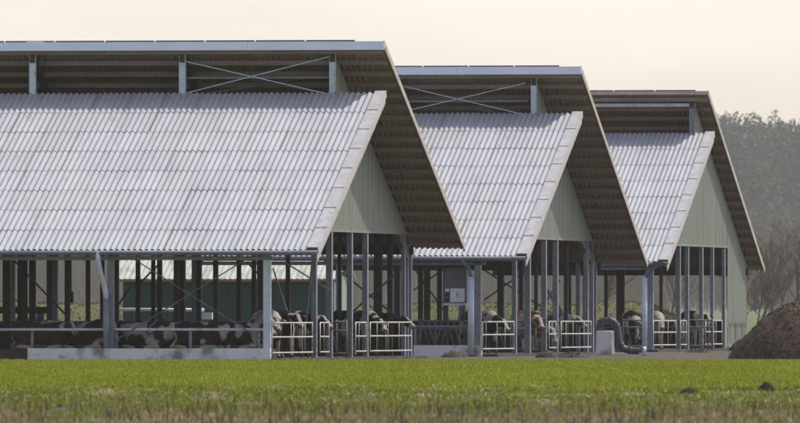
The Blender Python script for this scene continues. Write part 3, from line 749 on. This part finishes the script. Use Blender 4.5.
def cow(name_label, loc, rz, pose, coat, seed, white=.5, head=None, blaze=True, scale=1.0, legs_white=True):
    """one continuous body: pose 'stand', 'graze' or 'lie'; head=(forward, side, height) of the poll in the cow's own axes"""
    lie = pose == 'lie'; dz = -.60 if lie else 0.0
    prims = []
    add = lambda a, b, ra, rb, k=.07, ys=1.0: prims.append((a, b, ra, rb, k, ys))
    Z = lambda x, y, z: (x, y, z + dz)
    add(Z(.42, 0, 1.02), Z(-.1, 0, 1.0), .34, .37, .08, .86); add(Z(-.1, 0, 1.0), Z(-.62, 0, 1.1), .37, .27, .1, .95)
    add(Z(.55, 0, 1.29), Z(-.3, 0, 1.32), .10, .09, .1); add(Z(-.3, 0, 1.32), Z(-.78, 0, 1.31), .09, .11, .1)
    add(Z(-.52, -.2, 1.27), Z(-.52, .2, 1.27), .09, .09, .09); add(Z(-.8, -.1, 1.2), Z(-.8, .1, 1.2), .1, .1, .08)
    add(Z(.62, 0, .86), Z(.72, 0, 1.05), .17, .16, .1)
    poll = np.array(head if head else ((1.25, 0, 1.5) if pose == 'stand' else (1.45, 0, .75) if pose == 'graze' else (1.2, .1, 1.05)), float)
    sh_ = np.array(Z(.62, 0, 1.14)); add(tuple(sh_), tuple(sh_ * .45 + poll * .55), .23, .15, .12); add(tuple(sh_ * .45 + poll * .55), tuple(poll), .15, .115, .06)
    add(tuple(sh_ + [.1, 0, -.2]), tuple(sh_ * .4 + poll * .6 - [0, 0, .07]), .13, .07, .1, .5)
    fw = poll - sh_; side = math.atan2(fw[1], fw[0]); pit = R(-38) if pose != 'graze' else R(-62)
    hd = np.array([math.cos(side * 1.3) * math.cos(pit), math.sin(side * 1.3) * math.cos(pit), math.sin(pit)])
    sd = np.cross([0, 0, 1], hd); sd = sd / np.linalg.norm(sd); up = np.cross(hd, sd)
    muz = poll + hd * .40
    add(tuple(poll), tuple(poll + hd * .2), .118, .10, .05); add(tuple(poll + hd * .2), tuple(muz), .10, .078, .05)
    add(tuple(poll + hd * .14 - up * .07), tuple(muz - up * .035), .075, .055, .05)
    add(tuple(muz - sd * .03), tuple(muz + sd * .03), .078, .078, .03)
    for s in (-1, 1):
        e0 = poll + sd * .09 * s + up * .03; e1 = e0 + sd * .19 * s - up * .02 - hd * .03
        add(tuple(e0), tuple((e0 + e1) / 2), .03, .055, .02); add(tuple((e0 + e1) / 2), tuple(e1), .055, .02, .02)
        if not lie:
            add((.48, .19 * s, .9), (.5, .18 * s, .68), .13, .09, .06); add((.5, .18 * s, .68), (.51, .17 * s, .42), .085, .058, .03)
            add((.51, .17 * s, .42), (.52, .17 * s, .13), .055, .042, .02); add((.52, .17 * s, .13), (.56, .17 * s, .045), .05, .062, .02)
            ox = .07 * s
            add((-.56, .18 * s, 1.02), (-.42 + ox, .21 * s, .76), .22, .14, .06); add((-.42 + ox, .21 * s, .76), (-.74 + ox, .18 * s, .52), .125, .066, .04)
            add((-.74 + ox, .18 * s, .52), (-.70 + ox, .18 * s, .13), .055, .045, .02); add((-.70 + ox, .18 * s, .13), (-.65 + ox, .18 * s, .045), .05, .062, .02)
        else:
            add((.45, .22 * s, .30), (.72, .27 * s, .12), .13, .08, .05); add((.72, .27 * s, .12), (.45, .30 * s, .065), .07, .05, .02); add((.45, .30 * s, .065), (.38, .30 * s, .06), .055, .055, .02)
            add((-.55, .22 * s, .42), (-.2, .36 * s, .24), .23, .13, .06); add((-.2, .36 * s, .24), (-.52, .42 * s, .09), .11, .065, .03); add((-.52, .42 * s, .09), (-.12, .46 * s, .06), .055, .05, .02)
    if not lie:
        add((-.42, -.06, .68), (-.42, .06, .68), .15, .15, .05)
        add((-.88, 0, 1.27), (-.96, 0, .95), .035, .025, .03); add((-.96, 0, .95), (-.94, .02, .5), .025, .05, .02)
    else:
        add((-.88, 0, .66), (-.98, .1, .3), .035, .03, .03); add((-.98, .1, .3), (-.9, .25, .08), .03, .05, .02)
    h = .033
    pts = np.array([p for q in prims for p in q[:2]]); lo = pts.min(0) - .45; hi = pts.max(0) + .45
    ax = [np.arange(lo[i], hi[i], h) for i in range(3)]
    P = np.stack(np.meshgrid(*ax, indexing='ij'), -1)
    D = None
    for (a, b, ra, rb, k, ys) in prims:
        d = cone(P, a, b, ra, rb, ys); D = d if D is None else smin(D, d, k)
    D = np.maximum(D, -(P[..., 2] - 0.0))
    v, f = surface_nets(D, lo, h)
    # coat markings
    dark = np.array(coat); wh = np.array((.37, .34, .295)); pink = np.array((.25, .17, .15))
    c = np.empty((len(v), 3)); t = .32 - white * .64
    for i, p in enumerate(v):
        n = noise.noise((p[0] * 2.3 + seed * 7.3, p[1] * 1.7 + seed, p[2] * 1.6 + seed * 3.1)) + .25 * noise.noise((p[0] * 5 + seed, p[1] * 5, p[2] * 5))
        isw = n < -t
        if legs_white and not lie and p[2] < .5: isw = True
        if lie and p[2] < .13: isw = True
        if not lie and -.6 < p[0] < -.2 and .5 < p[2] < .75 and abs(p[1]) < .17: c[i] = pink; continue
        q = p - poll; al = q @ hd
        if al > -.05 and np.linalg.norm(q - al * hd) < .22 and (q @ hd) < .6 and p[0] > .75:
            isw = blaze and (abs(q @ sd) < .055 or al > .30)
            if al > .43: c[i] = (.16, .11, .10); continue
        c[i] = wh if isw else dark
    if not lie:
        c[v[:, 2] < .07] = (.05, .045, .04)
    mud = np.clip((.55 - (v[:, 2])) * .9, 0, .35)[:, None] if not lie else 0.12
    c = c * (1 - mud) + np.array((.11, .085, .06)) * mud
    o = arr_mesh('cow', v, f, M['coat'], tint=c, smooth=True)
    o.location = loc; o.rotation_euler.z = rz; o.scale = (scale,) * 3
    tag(o, name_label, 'cow', 'dairy cows in the barns')
    for s in (-1, 1):
        p = poll + hd * .13 + sd * .095 * s + up * .04
        mb = MB(); vs = []; fs = []
        for i in range(5):
            a = math.pi * i / 4
            for k in range(8): b = 2 * math.pi * k / 8; vs.append((p[0] + .022 * math.sin(a) * math.cos(b), p[1] + .022 * math.sin(a) * math.sin(b), p[2] + .022 * math.cos(a)))
        for i in range(4):
            for k in range(8): fs.append((i * 8 + k, i * 8 + (k + 1) % 8, (i + 1) * 8 + (k + 1) % 8, (i + 1) * 8 + k))
        mb.add(vs, fs).build('eye', M['eye'], o, smooth=True)
    return o
BLK = (.018, .016, .016); BRN = (.052, .019, .011); DBR = (.035, .016, .011); RED = (.17, .065, .035)
def put(i, px, d, deg, z=.0):                  # a spot in a barn and a heading: 0 looks right along the ridge, -90 at the camera
    f = B[i]; l = f.l(px, d); w = f.w(l, d, z); return (w[0], w[1], w[2]), R(deg) - A
def C(label, i, px, d, deg, pose, coat, seed, z=.03, **k):
    loc, rz = put(i, px, d, deg, z); return cow(label, loc, rz, pose, coat, seed, **k)
def H(label, i, px, d, deg, pose, coat, seed, z=.03, head=(1.25, 0, 1.2), **k):   # placed by where its head is
    loc, rz = put(i, px, d, deg, z); c, s_ = math.cos(rz), math.sin(rz)
    loc = (loc[0] - c * head[0] + s_ * head[1], loc[1] - s_ * head[0] - c * head[1], loc[2])
    return cow(label, loc, rz, pose, coat, seed, head=head, **k)
LOW = (1.2, .2, .78)
C('brown cow with a white blazed face lying leftmost behind the pipe rail', 0, 40, 1.5, -10, 'lie', BRN, 3, z=.29, white=.3, head=(1.08, -.3, .74))
C('dark brown cow with a white belly lying next to the grey downpipe', 0, 88, 1.6, 170, 'lie', DBR, 8, z=.29, white=.3, head=LOW)
C('dark cow with little white lying just right of the grey downpipe', 0, 122, 3.6, 8, 'lie', DBR, 5, z=.29, white=.3, head=LOW)
C('dark brown cow with a broad white flank lying right of the downpipe', 0, 150, 1.7, 158, 'lie', DBR, 17, z=.29, white=.5, head=(1.2, -.25, .72))
C('long dark brown cow lying in the middle of the row under the bracing cross', 0, 200, 1.5, 178, 'lie', DBR, 6, z=.29, white=.2, head=LOW)
C('black and white cow lying second from the pale corner post', 0, 228, 1.9, 4, 'lie', BLK, 12, z=.29, white=.38, head=(1.15, -.25, .7))
C('brown cow with a white face lowering its head beside the pale corner post', 0, 234, 3.4, -14, 'lie', RED, 14, z=.29, white=.25, head=(1.2, -.2, .9))
C('brown and white cow lying in the back row at the far left', 0, 58, 3.9, 12, 'lie', BRN, 21, z=.29, white=.5, head=LOW)
C('black cow lying in the back row behind the white flanked one', 0, 178, 3.9, 172, 'lie', BLK, 23, z=.29, white=.5, head=LOW)
H('grey white cow facing out behind the left of the first wide gate', 0, 277, 3.0, -62, 'stand', (.07, .07, .073), 31, white=.6, head=(1.2, -.1, 1.08))
H('black and white cow looking out over the right half of the first wide gate', 0, 297, 6.6, -48, 'stand', BLK, 33, legs_white=False, white=.3, head=(1.3, -.12, 1.2))
H('black cow behind the narrow gate at the first dark gable posts', 0, 322, 11.2, -25, 'stand', BLK, 35, legs_white=False, white=.2, head=(1.2, 0, 1.15))
H('black cow with white muzzle poking its head past the right gate end', 0, 403, 26.0, 0, 'stand', BLK, 40, legs_white=False, white=.12, head=(1.35, -.05, 1.16))
H('black and white cow facing out behind the wide gate left of the poking head', 0, 380, 21.0, -66, 'stand', BLK, 42, legs_white=False, white=.35, head=(1.25, .1, 1.05))
H('black and white cow standing behind the gate right of the short concrete wall', 1, 503, 6.4, -42, 'stand', BLK, 51, legs_white=False, white=.4, head=(1.25, -.1, 1.02))
H('brown and white cow facing out between bright edged posts of the middle barn', 1, 539, 13.8, -64, 'stand', RED, 53, legs_white=False, white=.4, head=(1.25, 0, 1.1))
H('black cow with white blaze lowering its head beside the middle barn gable post', 1, 552, 16.4, -48, 'graze', BLK, 55, white=.4, head=(1.42, 0, .72))
H('pale grey cow standing behind the wide gate left of the concrete block', 1, 577, 23.2, -5, 'stand', (.08, .08, .08), 57, legs_white=False, white=.6, head=(1.25, -.1, 1.12))
H('whitish cow standing behind the gate of the farthest barn', 2, 661, 4.8, -58, 'stand', (.22, .215, .21), 61, white=.9, head=(1.22, -.15, 1.02))
H('black and white cow standing between the gable posts of the farthest barn', 2, 707, 16.4, -58, 'stand', BLK, 63, legs_white=False, white=.35, head=(1.2, 0, 1.2))
C('dark cow eating behind the bent grey pipe', 2, 632, 6.0, -75, 'graze', BLK, 66, legs_white=False, white=.2)

# ------------------------------------------------------------------ bare trees right of the barns
def bare_tree(px, Y, hpx, label, seed, spread=.5, lean=0, stems=1, r0=.09, z0=.4):
    rnd = random.Random(seed); x, y, _ = at(px, 320, Y); H = hpx / F * Y
    root = empty('bare_tree', (x, y, z0)); tag(root, label, 'tree', 'bare trees beyond the yard')
    tm = MB(); cm = MB()
    def grow(p, d, L, r, lev):
        n = 4; pts = [p]; rs = [r]; q = Vector(p); dv = Vector(d)
        for i in range(n):
            dv = (dv + Vector((rnd.uniform(-.13, .13), rnd.uniform(-.13, .13), rnd.uniform(-.02, .08)))).normalized()
            q = q + dv * (L / n); pts.append(q.copy()); rs.append(max(.008, r * (1 - .62 * (i + 1) / n)))
        (tm if lev == 0 else cm).tube(pts, rs, 6 if lev == 0 else 4)
        if lev >= 4: return
        nb = [9, 5, 4, 3][lev]
        for b in range(nb):
            t = .25 + .75 * (b + rnd.random()) / nb; k = min(n - 1, int(t * n)); fr = t * n - k
            bp = pts[k].lerp(pts[k + 1], min(1, fr)); a = rnd.uniform(0, 6.28)
            nd = (dv * rnd.uniform(.5, 1.0) + Vector((math.cos(a), math.sin(a), .25)) * spread * rnd.uniform(.7, 1.4)).normalized()
            grow(bp, nd, L * rnd.uniform(.34, .58), max(.009, rs[k] * .5), lev + 1)
    for s in range(stems):
        grow((rnd.uniform(-.3, .3) * (stems > 1), 0, 0), Vector((lean + rnd.uniform(-.3, .3) * (stems > 1), rnd.uniform(-.1, .1), 1)).normalized(), H * .8, r0, 0)
    tm.build('trunk', M['bark'], root); cm.build('crown', M['bark'], root)
bare_tree(771, 705, 84, 'bare tree with a dark leaning trunk between the barn and the manure heap', 1, lean=.12, r0=.11)
bare_tree(757, 720, 58, 'low bare bush with spreading stems nearest the green cladding', 2, spread=.75, stems=3, r0=.06)
bare_tree(786, 730, 78, 'bare thin tree rising behind the slope of the manure heap', 3, lean=-.08, r0=.09)
bare_tree(799, 710, 92, 'bare tree at the right edge of the view above the manure heap', 4, r0=.1)
bare_tree(745, 760, 60, 'small bare sapling half hidden by the corner of the farthest barn', 5, spread=.6, r0=.06)
bare_tree(670, 700, 75, 'bare tree seen under the eaves of the farthest barn', 8, r0=.08, z0=.3)
bare_tree(600, 720, 80, 'bare tree seen under the roof above the bent pipe', 9, r0=.08, z0=.3)

# ------------------------------------------------------------------ wooded hill
KF = 1.55
def hz(y): 
    y /= KF; t = min(1, max(0, (y - 2050) / 650)); return KF * (1 + 24.5 * (t * t * (3 - 2 * t)))
nx, ny = 30, 20; vs = []; fs = []
for i in range(nx + 1):
    for j in range(ny + 1):
        x = -600 + 1200 * i / nx; y = 3100 + 1700 * j / ny; vs.append((x, y, hz(y) + 2.0 * noise.noise((x * .02, y * .01, 0)) - 1))
for i in range(nx):
    for j in range(ny): k = i * (ny + 1) + j; fs.append((k, k + ny + 1, k + ny + 2, k + 1))
tag(MB().add(vs, fs).build('hill', M['hill']), kind='structure')
VV = []; CC = []
def clumps(cx, cy, cz, rad, n, size, col):     # n leaf clumps (quads) spread through one puff of crown
    p = RNG.normal(0, .5, (n, 3)); p /= np.maximum(1, np.linalg.norm(p, axis=1) / 1.0)[:, None]
    c = np.array((cx, cy, cz)) + p * rad
    a = RNG.normal(0, 1, (n, 3)); a /= np.linalg.norm(a, axis=1)[:, None]; b = np.cross(a, RNG.normal(0, 1, (n, 3))); b /= np.linalg.norm(b, axis=1)[:, None]
    s = size * (.5 + RNG.random((n, 1)))
    q = np.stack([c - a * s, c + b * s * .7, c + a * s, c - b * s * .7], 1)
    VV.append(q.reshape(-1, 3)); CC.append(np.repeat(np.array(col) * (.7 + .6 * RNG.random((n, 1))), 4, 0))
def flush(name, label, kind='stuff'):
    v = np.concatenate(VV); c = np.concatenate(CC); VV.clear(); CC.clear()
    o = arr_mesh(name, v, np.arange(len(v)).reshape(-1, 4), M['leaf'], tint=c); tag(o, label, 'forest', kind=kind); return o
for k in range(1500):
    y = KF * (2130 + 600 * RNG.random() ** .75); x = (RNG.random() * 2 - 1) * (.034 * y)
    if .018 * y > x and RNG.random() < .5: continue
    H_ = KF * RNG.uniform(11.5, 15.0); g = hz(y); w = KF * RNG.uniform(1.3, 2.3)
    col = [(.11, .12, .085), (.12, .12, .09), (.095, .105, .075), (.12, .115, .09)][RNG.integers(0, 4)]
    pine = RNG.random() < .15; w *= 1.25
    nl = 7
    for q in range(nl):
        t = q / (nl - 1); rr = w * ((1.05 - .8 * t) if pine else math.sin(math.pi * (.25 + .6 * t)) * 1.05)
        clumps(x + RNG.normal(0, .5), y + RNG.normal(0, .5), g + H_ * (.3 + .68 * t), np.array((rr, rr, H_ * .10)), 34, .48, col)
flush('forest', 'hazy dark wood covering the hill on the horizon')
for k in range(560):
    y = 2250 + 800 * RNG.random(); x = (RNG.random() * 2 - 1) * (.034 * y); H = RNG.uniform(6, 12) * (y / 1600)
    col = [(.20, .155, .125), (.23, .18, .14), (.18, .15, .125)][RNG.integers(0, 3)]
    n = 90; a = RNG.random(n) * 6.28; t = RNG.random(n) ** .7; rr = H * .24 * (.5 + .5 * np.sin(np.pi * (.1 + .85 * t)))
    p0 = np.c_[x + rr * np.cos(a) * .35, y + rr * np.sin(a) * .35, 1.5 + H * t * .72]; p1 = np.c_[x + rr * np.cos(a), y + rr * np.sin(a), 1.5 + H * (t * .72 + .25)]
    wv = np.c_[np.full(n, .07), np.zeros(n), np.full(n, .02)]
    VV.append(np.stack([p0 - wv, p0 + wv, p1 + wv * .4, p1 - wv * .4], 1).reshape(-1, 3)); CC.append(np.repeat(np.array(col) * (.75 + .5 * RNG.random((n, 1))), 4, 0))
    VV.append(np.array([[(x - .12, y, .5), (x + .12, y, .5), (x + .04, y, 1 + H * .8), (x - .04, y, 1 + H * .8)]]).reshape(-1, 3)); CC.append(np.repeat(np.array([col]), 4, 0))
flush('bare_wood', 'hazy brown bare woodland at the foot of the hill')

# ------------------------------------------------------------------ light, sky, air
sl_, sd_, sz_ = 1.0, .68, 1.75
sun = Vector((sl_ * LX + sd_ * DX, sl_ * LY + sd_ * DY, sz_)).normalized()
el = math.asin(sun.z); az = math.atan2(sun.x, sun.y)
L = bpy.data.lights.new('sun', 'SUN'); L.energy = 2.3; L.angle = R(.6); L.color = (1, .95, .88)
lo = bpy.data.objects.new('sun', L); COL.objects.link(lo); lo.rotation_euler = sun.to_track_quat('Z', 'Y').to_euler(); lo.location = (60, 300, 200)
W = bpy.data.worlds.new('World'); S.world = W; W.use_nodes = True
nt = W.node_tree; bg = nt.nodes['Background']; sky = nt.nodes.new('ShaderNodeTexSky'); sky.sky_type = 'NISHITA'
sky.sun_disc = False; sky.sun_elevation = el; sky.sun_rotation = az; sky.dust_density = 1.0; sky.air_density = 1.0; sky.ozone_density = .8
bw = nt.nodes.new('ShaderNodeRGBToBW'); nt.links.new(sky.outputs[0], bw.inputs[0])
veil = nt.nodes.new('ShaderNodeMix'); veil.data_type = 'RGBA'; veil.blend_type = 'MULTIPLY'; veil.inputs[0].default_value = 1
veil.inputs[7].default_value = (1.06, .95, .96, 1); nt.links.new(bw.outputs[0], veil.inputs[6])      # a thin pale cloud veil over the blue
warm = nt.nodes.new('ShaderNodeMix'); warm.data_type = 'RGBA'; warm.inputs[0].default_value = .42
nt.links.new(sky.outputs[0], warm.inputs[6]); nt.links.new(veil.outputs[2], warm.inputs[7])
tcw = nt.nodes.new('ShaderNodeTexCoord'); mpw = nt.nodes.new('ShaderNodeMapping'); mpw.inputs['Scale'].default_value = (30, 30, 140)
nzw = nt.nodes.new('ShaderNodeTexNoise'); nzw.inputs['Scale'].default_value = 1; nzw.inputs['Detail'].default_value = 3
nt.links.new(tcw.outputs['Generated'], mpw.inputs['Vector']); nt.links.new(mpw.outputs[0], nzw.inputs['Vector'])
mrw = nt.nodes.new('ShaderNodeMapRange'); mrw.inputs[3].default_value = .88; mrw.inputs[4].default_value = 1.1; nt.links.new(nzw.outputs['Fac'], mrw.inputs[0])
cl = nt.nodes.new('ShaderNodeVectorMath'); cl.operation = 'SCALE'; tn = nt.nodes.new('ShaderNodeVectorMath'); tn.operation = 'MULTIPLY'; tn.inputs[1].default_value = (.99, .965, .985)
nt.links.new(warm.outputs[2], tn.inputs[0]); nt.links.new(tn.outputs[0], cl.inputs[0]); nt.links.new(mrw.outputs[0], cl.inputs['Scale']); nt.links.new(cl.outputs[0], bg.inputs['Color']); bg.inputs['Strength'].default_value = .15
hz_ = MB().box(-1000, 1000, -80, 5100, -2.0, 80).build('haze', None); hz_.data.materials.clear()
hm = bpy.data.materials.new('haze_air'); hm.use_nodes = True; t = hm.node_tree
for n in list(t.nodes):
    if n.type == 'BSDF_PRINCIPLED': t.nodes.remove(n)
pv = t.nodes.new('ShaderNodeVolumePrincipled'); pv.inputs['Density'].default_value = .00006; pv.inputs['Color'].default_value = (.94, .92, .88, 1); pv.inputs['Anisotropy'].default_value = 0.3
t.links.new(pv.outputs[0], t.nodes['Material Output'].inputs['Volume']); hz_.data.materials.append(hm)
tag(hz_, 'thin pale haze in the air over the whole view', 'haze', kind='stuff')

S.render.engine = 'CYCLES'
S.cycles.volume_bounces = 1; S.cycles.max_bounces = 8
S.cycles.use_denoising = True
S.view_settings.view_transform = 'Standard'; S.view_settings.look = 'None'; S.view_settings.gamma = 1; S.view_settings.exposure = .55
